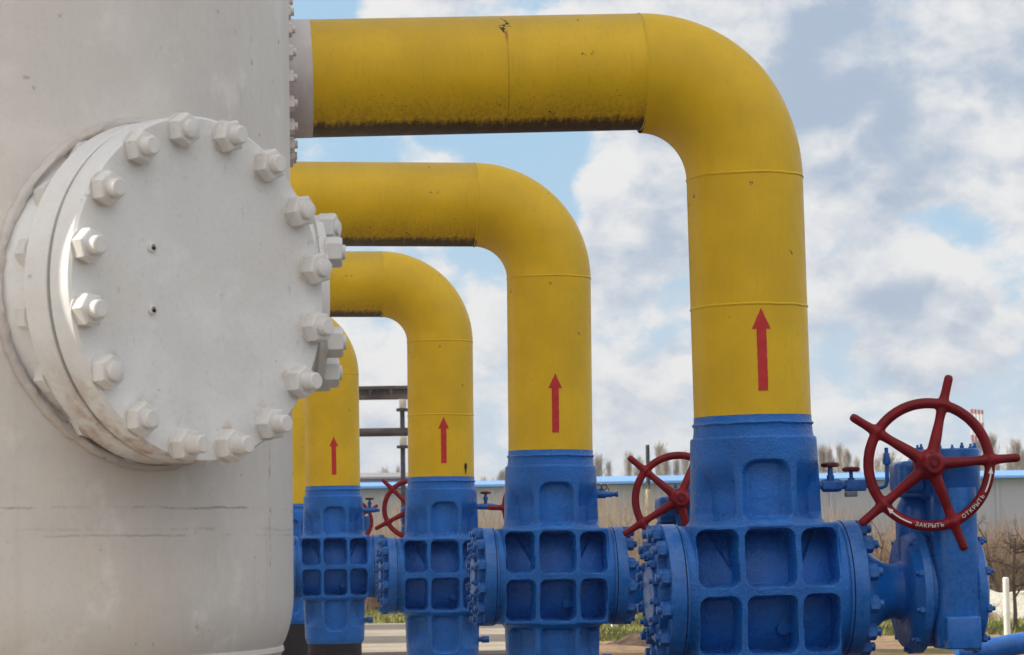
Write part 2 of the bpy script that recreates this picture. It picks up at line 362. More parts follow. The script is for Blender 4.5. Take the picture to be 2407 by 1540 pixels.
# ------------------------------------------------------------------ near vessel
FC = at(477, 679, 9.4); az = R(43.5 + 6.5)
nrm = Vector((math.sin(az), -math.cos(az), 0)); VR = 1.68
VC = Vector((FC.x, FC.y, 0)) - nrm * (VR + .257)
def vessel(loc, detailed, label, H=12.0):
    o = empty('pressure_vessel', (loc[0], loc[1], 0)); tag(o, label, 'vessel', 'white upright vessels in a row')
    n = 192 if detailed else 48
    q = MB(); prof = []
    for i in range(9):
        a = i / 8 * math.pi / 2; prof.append((VR - .11 + .11 * math.sin(a), 1.66 - .25 * math.cos(a)))
    prof += [(VR, 2.2), (VR, H)]
    for i in range(1, 9):
        a = i / 8 * math.pi / 2; prof.append((max(.02, VR * math.cos(a)), H + .9 * math.sin(a)))
    q.lathe(prof, n); link('shell', q.me('vessel_shell', m_vessel, 40), o)
    q = MB(); q.lathe([(VR - .05, 0), (VR - .05, 1.425), (VR - .038, 1.44), (VR - .040, 1.455), (VR - .06, 1.468), (VR - .12, 1.47)], n); link('skirt', q.me('vessel_skirt', m_vessel), o)
    return o
v0 = vessel(VC, True, 'large white vessel with bolted round cover filling the left of the picture')
# the nozzle of the near vessel: neck, weld flange, gasket, cover
NZ = dirM(nrm, (0, 0, 0))
# axes: local z = nrm, local y = world up
NZ = Matrix((Vector((0, 0, 1)).cross(nrm), Vector((0, 0, 1)), nrm)).transposed().to_4x4()
noz = empty('nozzle', (FC.x - VC.x, FC.y - VC.y, FC.z), parent=v0); noz.rotation_euler = NZ.to_euler()
def ring(prof, n=128): q = MB(); q.lathe(prof, n); return q
link('neck', ring([(.592, -1.1), (.592, -.37), (.578, -.33), (.560, -.28), (.552, -.235)]).me('nozzle_neck', m_rim), noz)
# lumpy weld bead where neck meets shell
wb = MB(); vv = []; ff = []; nA, nB = 220, 8
for i in range(nA):
    a = 2 * math.pi * i / nA; cx_, cy_ = .592 * math.cos(a), .592 * math.sin(a)
    dep = math.sqrt(VR ** 2 - cx_ ** 2) - (VR + .257)
    for j in range(nB):
        t = 2 * math.pi * j / nB; rr = .017 * (1 + .5 * mn.noise(Vector((i * .5, j * .8, 2)))) 
        vv.append(((.592 + rr * math.cos(t) + .006) * math.cos(a), (.592 + rr * math.cos(t) + .006) * math.sin(a), dep + rr * 1.1 * math.sin(t) + .006))
for i in range(nA):
    for j in range(nB):
        i2, j2 = (i + 1) % nA, (j + 1) % nB; ff.append((i * nB + j, i2 * nB + j, i2 * nB + j2, i * nB + j2))
wb.add(vv, ff); link('weld_bead', wb.me('nozzle_weld', m_weldw, 60), noz)
link('weld_flange', ring([(.49, -.238), (.584, -.238), (.593, -.228), (.593, -.128), (.588, -.122), (.55, -.122)]).me('nozzle_flange', m_rim), noz)
link('gasket', ring([(.573, -.125), (.573, -.100)]).me('nozzle_gasket', m_rust), noz)
cov = link('cover_plate', ring([(.55, -.106), (.587, -.106), (.594, -.098), (.594, -.010), (.585, 0.0)]).me('nozzle_cover', m_cover), noz)
cov.data.materials.append(m_rim)
for p in cov.data.polygons:
    if abs(p.normal.z) < .9: p.material_index = 1
nutW = [nut_mesh('cover_nut', m_nut_w, .101, .052, .031, s_) for s_ in (.020, .028, .036, .048, .058)]
nutR = nut_mesh('rear_nut', m_nut_w, .10, .06, .030, .015)
for i in range(16):
    a = 2 * math.pi * (i + .5) / 16
    low = math.sin(a) < -.3 and math.cos(a) > -.3
    o = link('nut', nutW[random.choice((3, 4)) if low else random.choice((0, 1, 2))], cov, (.545 * math.cos(a), .545 * math.sin(a), 0), (random.uniform(-.03, .03), random.uniform(-.03, .03), a + random.uniform(-.5, .5)))
    o = link('nut', nutR, [c for c in noz.children if c.name.startswith('weld_flange')][0], (.538 * math.cos(a), .538 * math.sin(a), -.238), (math.pi, 0, -a + random.uniform(-.3, .3)))
for yy in (.125, -.085):
    q = MB(); q.lathe([(.017, 0), (.017, .007), (.010, .010), (.008, .002)], 16); link('plug', q.me('cover_plug', m_nut_w), cov, (-.235, yy + (0 if yy > 0 else 0), 0))
    q = MB(); q.lathe([(.006, 0), (.006, .0125)], 10); link('plug_hole', q.me('plug_hole', m_rust), cov, (-.233, yy - .004, 0))
# side flange pointing right
sf_c = at(750, 713, VC.y)
sf = link('side_flange', (lambda q: q.me('side_flange', m_nut_w))(MB().lathe([(.25, -.5), (.25, -.085), (.335, -.083), (.34, -.077), (.34, -.045), (.325, -.043), (.325, -.036), (.34, -.031), (.34, -.004), (.336, 0)], 96, XA)), v0, (sf_c.x - VC.x, 0, sf_c.z))
nS = nut_mesh('side_nut', m_nut_w, .102, .06, .028, .012)
sf.rotation_euler = (0, 0, R(11))
for dg_ in (68, 35, -35, -68, 112, 145, 215, 248):
    a = R(dg_ + 180)
    link('nut', nS, sf, (0, .298 * math.cos(a), -.298 * math.sin(a)), (random.uniform(0, 1), math.pi / 2, 0))

# ------------------------------------------------------------------ ball valve meshes
def smooth(x, a, b_):
    t = np.clip((x - a) / (b_ - a), 0, 1); return t * t * (3 - 2 * t)
def rrect(x, z, x0, x1, z0, z1, r):            # signed distance (negative inside)
    cx_, cz_ = (x0 + x1) / 2, (z0 + z1) / 2; hx, hz = (x1 - x0) / 2 - r, (z1 - z0) / 2 - r
    qx, qz = np.abs(x - cx_) - hx, np.abs(z - cz_) - hz
    return np.hypot(np.maximum(qx, 0), np.maximum(qz, 0)) + np.minimum(np.maximum(qx, qz), 0) - r
def wob(x, z, s, k):
    return np.sin(x * s * 1.3 + z * s * .7 + k) * np.sin(z * s * 1.1 - x * s * .4 + k * 2)
def grid_faces(nx, nz, flip=False, wrap=False):
    f = []
    for j in range(nz - 1):
        for i in range(nx - (0 if wrap else 1)):
            i2 = (i + 1) % nx
            q = (j * nx + i, j * nx + i2, (j + 1) * nx + i2, (j + 1) * nx + i); f.append(q[::-1] if flip else q)
    return f
def valve_body():
    V = []; Fc = []
    ZT = .402
    xs = np.linspace(-.50, .50, 190); zs = np.linspace(-ZT, ZT, 156)
    X, Z = np.meshgrid(xs, zs)
    block = .428 * (1 - np.clip(np.abs(X) / .515, 0, 1) ** 3.6) ** (1 / 3.6)
    barrel = np.sqrt(np.maximum(.407 ** 2 - Z ** 2, 0))
    env = np.maximum(np.where(np.abs(X) < .44, block, 0), barrel)
    k = 0.03; env = np.log(np.exp(block * smooth(.50 - np.abs(X), 0, .07) / k) + np.exp(barrel / k)) * k - .012
    edge = np.clip((np.abs(Z) - (ZT - .018)) / .018, 0, 1); env = env - .018 * (1 - np.sqrt(1 - edge ** 2 * .98))
    env = np.maximum(env, .05)
    floor = np.sqrt(.275 ** 2 - .38 * Z ** 2) - .40 * X ** 2
    diag = (np.abs(X) > .18) * smooth(Z - .10 + (np.abs(X) - .20) * -1.9, 0, .03)      # step left by the hub core in the upper side pockets
    floor = floor - .035 * np.clip(diag, 0, 1)
    msk = np.zeros_like(X)
    for (a, b_) in ((-.152, .152), (-.43, -.192), (.192, .42)):
        for (c, d) in ((.026, .372), (-.372, -.026)):
            s_ = rrect(X + .004 * wob(X, Z, 14, c), Z + .004 * wob(Z, X, 12, a), a, b_, c, d, .055)
            msk = np.maximum(msk, smooth(-s_, -.004, .020))
    D = env + (np.minimum(floor, env) - env) * msk
    # cast-in lug low in the middle
    D = D + .03 * smooth(.048 - np.hypot(X - .10, Z + .23), 0, .006) * (msk > .5)
    n0 = 0; nx, nz = len(xs), len(zs)
    for sgn in (-1, 1):
        base = len(V)
        for j in range(nz):
            for i in range(nx): V.append((sgn * -X[j, i] if sgn > 0 else X[j, i], sgn * D[j, i], Z[j, i]))
        Fc += [tuple(q + base for q in f) for f in grid_faces(nx, nz)]
    nn = nx * nz
    for j, fl in ((0, True), (nz - 1, False)):
        for i in range(nx - 1):
            a, b_ = j * nx + i, j * nx + i + 1; c, d = nn + j * nx + (nx - 1 - i), nn + j * nx + (nx - 2 - i)
            q = (a, b_, d, c); Fc.append(q[::-1] if fl else q)
    # hubs above and below
    nt_ = 224
    th = np.linspace(0, 2 * np.pi, nt_, endpoint=False)
    for sg in (1, -1):
        zz = np.linspace(.385, .921, 96)
        T, ZZ = np.meshgrid(th, zz)
        r = .405 + (.3875 - .405) * (ZZ - .40) / .545
        r = r + .035 * np.clip((.45 - ZZ) / .05, 0, 1) ** 2 * .9
        XX = .40 * np.sin(T)
        top = .79 if sg > 0 else .83
        s1 = rrect(XX, ZZ, -.150, .150, .428, top, .09); s1b = rrect(XX, ZZ, -.150, .150, .428, top - .1, .05)
        m1 = smooth(-np.minimum(s1, s1b), -.004, .022)
        dep = .062 * m1
        for a, b_ in ((-.385, -.192), (.192, .385)):
            s2 = rrect(XX, ZZ, a, b_, .428, .80, .05); dep = np.maximum(dep, smooth(-s2, -.004, .022) * .075 * smooth(.80 - ZZ, 0, .22))
        r = r - dep
        base = len(V)
        for j in range(len(zz)):
            for i in range(nt_): V.append((r[j, i] * math.sin(T[j, i]), -r[j, i] * math.cos(T[j, i]), sg * ZZ[j, i]))
        Fc += [tuple(q + base for q in f) for f in grid_faces(nt_, len(zz), flip=(sg < 0), wrap=True)]
    q = MB(); q.v = V; q.f = Fc
    # shoulder step, reducer collar with weld bead, top and bottom
    q.lathe([(.3875, .920), (.386, .930), (.380, .935), (.371, .938), (.366, .970), (.3635, 1.004), (.367, 1.010), (.370, 1.016), (.366, 1.024), (.3625, 1.028), (.3622, 1.064)], 128, cap0=False)
    q.lathe([(.3622, -1.0), (.3875, -.945), (.3875, -.920)][::1], 128, cap1=False)
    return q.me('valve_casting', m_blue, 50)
ME_body = valve_body()
def fl_mesh(M_):
    q = MB()
    q.lathe([(.407, .49), (.4135, .50), (.4145, .506)], 128, M_, cap0=False)
    q.lathe([(.4165, .514), (.4175, .518), (.4175, .600), (.414, .604), (.30, .604)], 128, M_)
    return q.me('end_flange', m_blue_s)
ME_flL, ME_flR = fl_mesh(XB), fl_mesh(XA)
ME_seam = MB().lathe([(.409, .505), (.409, .516)], 96, XA).me('body_seam', m_seam)
ME_seam2 = MB().lathe([(.409, .505), (.409, .516)], 96, XB).me('body_seam', m_seam)
ME_cap = MB().lathe([(.285, .60), (.285, .652), (.28, .657)], 96, XB).lathe([(.20, .65), (.20, .675), (.195, .68)], 64, XB).me('end_cap', m_blue_s)
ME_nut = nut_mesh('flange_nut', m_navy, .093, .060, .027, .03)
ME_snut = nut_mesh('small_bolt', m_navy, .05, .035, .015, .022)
ME_low = MB().lathe([(.352, -2.2), (.352, -.99)], 96).me('buried_pipe', m_dark)
# gearbox pieces, origin at the hand wheel axis; +x right, -y to the camera
def gear_meshes():
    g = {}
    q = MB()
    q.box(-.135, .02, -.06, .26, -.165, .03, bv=.035)
    q.box(-.13, .10, -.02, .14, -.19, -.15, bv=.012)
    q.lathe([(.06, -.12), (.06, .12)], 32, dirM((0, -1, 0), (0, -.02, 0)))
    q.lathe([(.045, 0), (.045, .22)], 24, dirM((0, -1, 0), (0, -.1, 0)))
    g['shaft_housing'] = q.me('shaft_housing', m_blue_s)
    q = MB(); Mx = Matrix.Translation((.185, .06, 0))
    q.lathe([(.16, -.205), (.188, -.19), (.200, -.15), (.203, .045), (.208, .047), (.208, .09), (.20, .098)], 72, Mx)
    for a in range(8): q.lathe([(.014, .10), (.014, .122), (.008, .124), (.008, .14)], 6, Matrix.Translation((.185 + .178 * math.cos(a * math.pi / 4 + .3), .06 + .178 * math.sin(a * math.pi / 4 + .3), -.008)))
    g['cap'] = q.me('gear_cap', m_blue_s)
    return g
G = gear_meshes()
def gear_drum(dz):     # relative to valve centre
    q = MB()
    q.lathe([(.31, .60), (.30, .64), (.24, .70), (.185, .77), (.165, .83), (.175, .88), (.22, .92)], 64, XA)
    q.lathe([(.33, .895), (.345, .905), (.375, .945), (.385, .95), (.385, 1.0), (.375, 1.007), (.34, 1.015)], 96, XA)
    q.lathe([(.345, 1.0), (.345, 1.29)], 96, XA)
    q.lathe([(.30, 1.28), (.372, 1.282), (.378, 1.29), (.378, 1.335), (.37, 1.342), (.33, 1.36), (.25, 1.37)], 96, XA)
    # column for the worm shaft in front, flat cut foot
    q.lathe([(.138, -.335), (.140, -.33), (.140, .62)], 64, Matrix.Translation((1.165, -.29, 0)))
    q.box(1.055, 1.265, -.455, -.10, -.35, -.155, bv=.012)
    q.box(1.04, 1.27, -.26, -.02, -.30, .60, bv=.02)
    # domed rear column
    q.lathe([(.135, -.2), (.135, .46), (.125, .52), (.095, .575), (.05, .60), (.005, .605)], 48, Matrix.Translation((1.02, .02, 0)))
    return q
MEd = gear_drum(0).me('gear_housing', m_blue_s)
qd = nut_mesh('gear_bolt', m_navy, .045, .03, .014, .02)

def wheel_mesh():
    q = MB(); pts = [(.371 * math.cos(2 * math.pi * i / 72), 0, .371 * math.sin(2 * math.pi * i / 72)) for i in range(73)]
    q.tube(pts, .0330, 16, cap=False)
    for k in range(5):
        a = 2 * math.pi * k / 5; c, s_ = math.cos(a), math.sin(a)
        q.tube([(.03 * c, -.03, .03 * s_), (.16 * c, -.022, .16 * s_), (.28 * c, -.006, .28 * s_), (.365 * c, 0, .365 * s_)], [.042, .036, .029, .035], 14)
        q.tube([(.365 * c, 0, .365 * s_), (.415 * c, 0, .415 * s_), (.46 * c, 0, .46 * s_), (.538 * c, 0, .538 * s_), (.558 * c, 0, .558 * s_)], [.046, .031, .028, .028, .020], 14)
    q.lathe([(.075, -.10), (.094, -.06), (.094, .04), (.072, .07), (.062, .085), (.060, .135), (.05, .145)], 32, dirM((0, -1, 0), (0, 0, 0)))
    me = q.me('wheel_raw', m_red)
    o = link('wheel_raw', me)
    r_ = o.modifiers.new('r', 'REMESH'); r_.mode = 'VOXEL'; r_.voxel_size = .0065; r_.use_smooth_shade = True
    s_ = o.modifiers.new('s', 'SMOOTH'); s_.iterations = 9; s_.factor = .6
    dg = bpy.context.evaluated_depsgraph_get(); me2 = bpy.data.meshes.new_from_object(o.evaluated_get(dg)); me2.name = 'wheel_casting'
    bpy.data.objects.remove(o)
    me2.polygons.foreach_set('use_smooth', [True] * len(me2.polygons))
    if not me2.materials: me2.materials.append(m_red)
    return me2
ME_wheel = wheel_mesh()
ME_hubnut = MB().lathe([(.058, 0), (.058, .012), (.050, .018), (.032, .018), (.032, .008)], 28).lathe([(.020, .005), (.020, .022), (.016, .026)], 20).me('hub_nut', m_red)
def letter_mesh(text, a0, a1, rad, size):
    bmx = MB()
    for i, ch in enumerate(text):
        a = a0 + (a1 - a0) * i / (len(text) - 1)
        cu = bpy.data.curves.new('t', 'FONT'); cu.body = ch; cu.size = size; cu.align_x = 'CENTER'; cu.align_y = 'CENTER'; cu.extrude = .0015
        o = bpy.data.objects.new('t', cu); C.objects.link(o)
        dg = bpy.context.evaluated_depsgraph_get(); dg.update(); me = bpy.data.meshes.new_from_object(o.evaluated_get(dg))
        bpy.data.objects.remove(o)
        # letter local x -> tangent (increasing angle), y -> towards the centre
        T = Vector((-math.sin(a), 0, math.cos(a))); Y = Vector((-math.cos(a), 0, -math.sin(a)))
        P = Vector((rad * math.cos(a), -.0352, rad * math.sin(a)))
        Mx = Matrix((T, Y, T.cross(Y))).transposed().to_4x4(); Mx.translation = P
        bmx.add([v.co[:] for v in me.vertices], [list(p.vertices) for p in me.polygons], Mx)
    return bmx
def arc_arrow(a0, a1, rad, wd=.0045):
    q = MB(); n = 14; v = []; f = []
    sgn = 1 if a1 > a0 else -1
    for yy in (-.0340, -.031):
        for i in range(n + 1):
            a = a0 + (a1 - a0) * i / n
            for rr in (rad - wd, rad + wd): v.append((rr * math.cos(a), yy - .0, rr * math.sin(a)))
        am = a1; 
        v.append(((rad - .015) * math.cos(am), yy, (rad - .015) * math.sin(am))); v.append(((rad + .015) * math.cos(am), yy, (rad + .015) * math.sin(am)))
        v.append((rad * math.cos(am + sgn * .11), yy, rad * math.sin(am + sgn * .11)))
    h = len(v) // 2
    for i in range(n): f.append((2 * i, 2 * i + 1, 2 * i + 3, 2 * i + 2))
    f.append((h - 3, h - 2, h - 1))
    q.add(v[:h], f); return q

# small bleed valves
def knob_mesh(n=6):
    q = MB(); v = []
    m_ = 36
    for (zz, k) in ((0, .8), (.008, 1), (.022, 1), (.03, .75)):
        for i in range(m_):
            a = 2 * math.pi * i / m_; r = .052 * k * (1 + .10 * math.cos(n * a)); v.append((r * math.cos(a), r * math.sin(a), zz))
    f = grid_faces(m_, 4, wrap=True) + [tuple(range(m_ - 1, -1, -1)), tuple(3 * m_ + i for i in range(m_))]
    q.add(v, f); return q.me('knob', m_dkred)
ME_knob = knob_mesh()
def bleed_full(parent):       # origin at hub surface; reaches to +x
    o = empty('bleed_valve', parent=parent)
    q = MB()
    q.lathe([(.020, -.05), (.020, .03)], 16, XA); q.lathe([(.036, .02), (.040, .035), (.040, .12), (.034, .14)], 6, XA, phase=.5)
    q.lathe([(.024, .13), (.024, .17)], 16, XA)
    q.box(.165, .29, -.034, .034, -.038, .032, bv=.008)
    q.lathe([(.022, .28), (.018, .32)], 16, XA)
    q.lathe([(.022, .03), (.024, .06), (.018, .065), (.014, .115)], 16, Matrix.Translation((.075, 0, 0)))
    q.lathe([(.022, .03), (.022, .052), (.012, .056), (.012, .10)], 16, Matrix.Translation((.205, 0, -.01)))
    q.tube([(.31, 0, -.012), (.36, 0, -.02), (.395, 0, -.02), (.42, 0, -.008), (.43, 0, .025), (.432, 0, .12)], .0125, 14)
    q.lathe([(.016, .12), (.024, .125), (.026, .15), (.020, .17), (.018, .19), (.012, .195), (.012, .225)], 16, Matrix.Translation((.432, 0, 0)))
    link('valve_block', q.me('bleed_block', m_navy), o)
    link('knob', ME_knob, o, (.075, 0, .112)); link('knob', ME_knob, o, (.205, 0, .082), (0, 0, .5))
    q = MB(); q.box(.165, .235, -.03, .03, -.072, -.04, bv=.006); link('drain_block', q.me('drain_block', simple('grey_metal', (.22, .22, .27), .5)), o)
    return o
def bleed_rings(parent):
    o = empty('bleed_valve', parent=parent); q = MB()
    q.lathe([(.028, -.05), (.03, .0), (.034, .01), (.034, .07), (.026, .08)], 12, XA); q.lathe([(.026, .08), (.024, .13), (.018, .135), (.018, .155), (.024, .16), (.024, .18)], 14, XA)
    q.lathe([(.02, .02), (.018, .05)], 12, Matrix.Translation((.04, 0, 0))); link('valve_block', q.me('bleed_block', m_navy), o)
    q = MB()
    for cx_ in (.015, .065): q.tube([(cx_ + .024 * math.cos(a / 10 * math.pi * 2), 0, .062 + .024 * math.sin(a / 10 * math.pi * 2)) for a in range(11)], .0045, 8, False)
    q.tube([(-.02, 0, .02), (-.008, 0, .05)], .0045, 8); q.tube([(.10, 0, .05), (.105, 0, .03)], .0045, 8)
    link('knob', q.me('ring_handle', m_dkred), o); return o
def bleed_small(parent):
    o = empty('bleed_valve', parent=parent); q = MB()
    q.lathe([(.03, -.05), (.03, .03), (.034, .035), (.034, .15), (.028, .16), (.022, .22)], 12, XA)
    q.lathe([(.022, .02), (.02, .07), (.028, .075), (.028, .10), (.014, .11), (.014, .14)], 14, Matrix.Translation((.09, 0, 0))); link('valve_block', q.me('bleed_block', m_navy), o)
    link('knob', ME_knob, o, (.09, 0, .135)); return o

YAW = R(6.5)
PIPE_R = .36
lines = [   # name, valve centre px, depth, tilt, wheel (dx, dz, dy), wheel phase, bleed kind
    dict(u=1782, v=1388, Y=17.02, tilt=-.011, wx=.99, wz=.735, ph=75, bl='full', lab='first and largest'),
    dict(u=1297, v=1354, Y=23.64, tilt=.006, wx=1.035, wz=.635, ph=67.5, bl='ring', lab='second'),
    dict(u=1039, v=1352, Y=30.2, tilt=.004, wx=1.02, wz=.72, ph=36, bl='small', lab='third'),
    dict(u=785, v=1333, Y=36.6, tilt=-.003, wx=1.02, wz=.74, ph=63, bl='small', lab='fourth'),
    dict(u=682, v=1330, Y=48.0, tilt=0, wx=1.02, wz=.74, ph=30, bl=None, lab='fifth'),
]
ORD = ['nearest', 'second nearest', 'middle', 'second farthest', 'farthest']

# pipe meshes
ZH, RB = 3.18, .64
XL = -2.83
def bead(M_, r=PIPE_R, n=200, amp=.004, seed=0):
    v = []; f = []
    for i in range(n):
        a = 2 * math.pi * i / n; wv = .006 * mn.noise(Vector((math.cos(a) * 2.5, math.sin(a) * 2.5, seed)))
        k = 1 + .5 * mn.noise(Vector((math.cos(a) * 14, math.sin(a) * 14, seed + 5)))
        for (dr, dh) in ((-.003, -.013), (amp * .8, -.006), (amp * 1.25 * k, 0), (amp * .8, .006), (-.003, .013)):
            v.append(((r + dr) * math.cos(a), (r + dr) * math.sin(a), dh + wv))
    f = []
    for i in range(n):
        i2 = (i + 1) % n
        for j in range(4): f.append((i * 5 + j, i2 * 5 + j, i2 * 5 + j + 1, i * 5 + j + 1))
    q = MB(); q.add(v, f, M_); return q
me_run = MB().lathe([(PIPE_R, XL + .15), (PIPE_R, -RB)], 128, XA, cap0=False, cap1=False)
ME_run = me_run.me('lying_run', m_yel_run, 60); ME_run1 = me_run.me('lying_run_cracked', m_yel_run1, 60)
def elbow_mesh(zx=0.0, sh=0.0):
    v = []; f = []; n, k = 128, 40
    for j in range(k + 1):
        a = math.pi / 2 * j / k; c = Vector((-RB + RB * math.sin(a), 0, -RB + RB * math.cos(a)))
        t = Vector((math.cos(a), 0, -math.sin(a))); o_ = Vector((math.sin(a), 0, math.cos(a)))
        for i in range(n):
            b_ = 2 * math.pi * i / n; v.append(c + (o_ * math.cos(b_) + Vector((0, 1, 0)) * math.sin(b_)) * PIPE_R)
    f = [q[::-1] for q in grid_faces(n, k + 1, wrap=True)]
    v = [Vector((p.x, p.y, p.z + (zx + sh * p.x) * min(1, max(0, (p.z + RB) / RB)))) for p in v]
    return mesh('pipe_elbow', v, f, m_yel_up, 60)
ME_elbow = elbow_mesh(); ME_elbow1 = elbow_mesh(.046, .0145)
ME_up = MB().lathe([(PIPE_R, 1.0645), (PIPE_R, ZH - RB)], 128, cap0=False, cap1=False).me('standing_run', m_yel_up, 60)
ME_stub = MB().lathe([(PIPE_R + .012, XL - .02), (PIPE_R + .012, XL + .03), (PIPE_R + .002, XL + .06), (PIPE_R + .0015, XL + .155)], 128, XA, cap0=False, cap1=False).me('pipe_stub', m_stub)
ME_pfl = MB().lathe([(.45, XL - .3), (.545, XL - .14), (.55, XL - .135), (.55, XL - .085), (.548, XL - .08), (.535, XL - .078), (.535, XL - .07), (.55, XL - .068), (.55, XL - .02), (.545, XL - .015), (.36, XL - .015)], 96, XA).me('pipe_flange', m_stub)
ME_pnut = nut_mesh('pipe_flange_nut', m_stub, .085, .05, .025, .02)
def arrow_mesh():
    pts = [(-.030, 1.205), (.030, 1.205), (.030, 1.58), (.058, 1.578), (0, 1.705), (-.058, 1.578), (-.030, 1.58)]
    # curved sheet on the pipe: rows
    rows = []
    v = []; f = []
    def row(z, h): 
        k = len(v); n = 8
        for i in range(n + 1):
            x = -h + 2 * h * i / n + .003 * mn.noise(Vector((z * 30, 0, 0))); a = x / (PIPE_R + .0022); v.append(((PIPE_R + .0022) * math.sin(a), -(PIPE_R + .0022) * math.cos(a), z))
        rows.append(k)
    for z, h in [(1.205 + .375 * i / 20, .030 + .0012 * mn.noise(Vector((i * .9, 3, 1)))) for i in range(21)]: row(z, h)
    n0 = len(rows)
    for i in range(12): row(1.579 + .126 * i / 11, .058 * (1 - i / 11) + .0006)
    for j in range(len(rows) - 1):
        if j == n0 - 1: continue
        for i in range(8): f.append((rows[j] + i, rows[j] + i + 1, rows[j + 1] + i + 1, rows[j + 1] + i))
    return mesh('arrow_mark', v, f, m_arrow, 80)
ME_arrow = arrow_mesh()
ME_ring = bead(Matrix.Translation((0, 0, 1.016)), r=.3655, amp=.007, seed=7).me('collar_weld', m_blue)
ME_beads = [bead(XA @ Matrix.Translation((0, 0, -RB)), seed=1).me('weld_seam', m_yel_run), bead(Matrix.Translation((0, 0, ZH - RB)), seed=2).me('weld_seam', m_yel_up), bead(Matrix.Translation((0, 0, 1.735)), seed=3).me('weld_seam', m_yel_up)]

vnames = ['nearest', 'second', 'third', 'fourth', 'fifth']
plabels = [
    'tall yellow pipe with torn rusty paint on its lying run, highest of the five',
    'yellow bent pipe between the tallest one and the one with a black splash mark',
    'yellow bent pipe with a small black splash above its blue valve',
    'yellow pipe with small red arrow rising beside the edge of the white cover',
    'narrow sliver of yellow pipe showing beside the edge of the white vessel']
vlabels = [
    'big blue ribbed valve under the tallest yellow pipe, its red hand wheel lettered in white',
    'blue ribbed valve whose red hand wheel is half hidden behind the largest blue valve',
    'blue ribbed valve standing under the pipe with the black splash',
    'small blue ribbed valve on a dark buried pipe, red wheel in the gap beside it',
    'sliver of blue valve on dark pipe beside the curved foot of the white vessel']
for i, ln in enumerate(lines):
    P = at(ln['u'], ln['v'], ln['Y'])
    rot = Euler((0, ln['tilt'], YAW))
    # ---- valve
    vb = empty('ball_valve', P, rot); tag(vb, vlabels[i], 'valve', 'blue ball valves in a row')
    link('casting', ME_body, vb); link('collar_weld', ME_ring, vb); link('body_seam', ME_seam, vb); link('body_seam', ME_seam2, vb)
    fl = link('end_flange', ME_flL, vb); fr = link('end_flange', ME_flR, vb); cp = link('end_cap', ME_cap, vb); link('buried_pipe', ME_low, vb)
    for k in range(12):
        a = 2 * math.pi * (k + .5) / 12
        for sgn, par in ((-1, fl), (1, fr)):
            link('nut', ME_nut, par, (sgn * .604, .372 * math.cos(a), .372 * math.sin(a)), (random.uniform(0, 1), sgn * math.pi / 2, 0) if False else Euler((0, sgn * math.pi / 2, 0)))
    for k in range(12):
        a = 2 * math.pi * k / 12 + .2
        link('bolt', ME_snut, cp, (-.657, .235 * math.cos(a), .235 * math.sin(a)), Euler((0, -math.pi / 2, 0)))
    # ---- gear
    gz = link('gear_housing', MEd, vb, (0, 0, (ln['wz'] - .77) * .8))
    for k in range(10):
        a = 2 * math.pi * (k + .5) / 10
        link('bolt', qd, gz, (.95, .36 * math.cos(a), .36 * math.sin(a)), Euler((0, -math.pi / 2, 0)))
        link('bolt', qd, gz, (1.335, .365 * math.cos(a), .365 * math.sin(a)), Euler((0, math.pi / 2, 0)))
    wx, wz, wy = ln['wx'], ln['wz'], -.42
    link('shaft_housing', G['shaft_housing'], vb, (wx, wy + .22, wz)); link('gear_cap', G['cap'], vb, (wx, wy + .22, wz))
    wh = link('hand_wheel', ME_wheel, vb, (wx, wy, wz), Euler((0, -R(ln['ph']), -.05)))
    link('hub_nut', ME_hubnut, wh, (0, -.135, 0), Euler((math.pi / 2, 0, 0)))
    if i == 0:
        ph = R(ln['ph']); rr = .370
        q = letter_mesh('ЗАКРЫТЬ', R(-105) - ph, R(-81) - ph, rr, .034)
        q2 = letter_mesh('ОТКРЫТЬ', R(-58.5) - ph, R(-33) - ph, rr, .034)
        link('lettering', q.me('wheel_lettering', m_white_l), wh); link('lettering', q2.me('wheel_lettering', m_white_l), wh)
        for a0, a1 in ((-110, -131), (-28, -10)):
            z = arc_arrow(R(a0) - ph, R(a1) - ph, rr + .002); link('painted_arrow', z.me('wheel_arrow', m_white_l), wh)
    bz = {'full': .63, 'ring': .69, 'small': .74}.get(ln['bl'])
    if ln['bl'] == 'full': bo = bleed_full(vb)
    elif ln['bl'] == 'ring': bo = bleed_rings(vb)
    elif ln['bl'] == 'small': bo = bleed_small(vb)
    if ln['bl']: bo.location = (.39, -.05, bz)
    q = MB(); q.lathe([(.03, .38), (.03, .42), (.042, .425), (.042, .50)], 6, XA); link('drain_plug', q.me('drain_plug', m_navy), vb, (0, -.05, -.70))
    # ---- pipe
    pp = empty('gas_pipe', P, rot); tag(pp, plabels[i], 'pipe', 'yellow bent gas pipes')
    ZL = ZH + (.046 if i == 0 else .0); RL = Euler((0, -.0145, 0)) if i == 0 else Euler((0, 0, 0))
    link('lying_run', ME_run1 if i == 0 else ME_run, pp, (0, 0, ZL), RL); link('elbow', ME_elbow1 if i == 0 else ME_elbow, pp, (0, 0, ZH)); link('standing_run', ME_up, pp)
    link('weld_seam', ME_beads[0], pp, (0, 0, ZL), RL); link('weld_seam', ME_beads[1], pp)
    if i in (0, 2): link('weld_seam', ME_beads[2], pp)
    link('arrow', ME_arrow, pp, None, Euler((0, R(1.2) if i == 0 else 0, 0)) if False else Euler((0, 0, 0)))
    st = link('stub', ME_stub, pp, (0, 0, ZL), RL); fg = link('flange', ME_pfl, pp, (0, 0, ZL), RL)
    for k in range(20):
        a = 2 * math.pi * (k + .5) / 20
        link('nut', ME_pnut, fg, (XL - .015, .49 * math.cos(a), .49 * math.sin(a)), Euler((0, math.pi / 2, 0)))
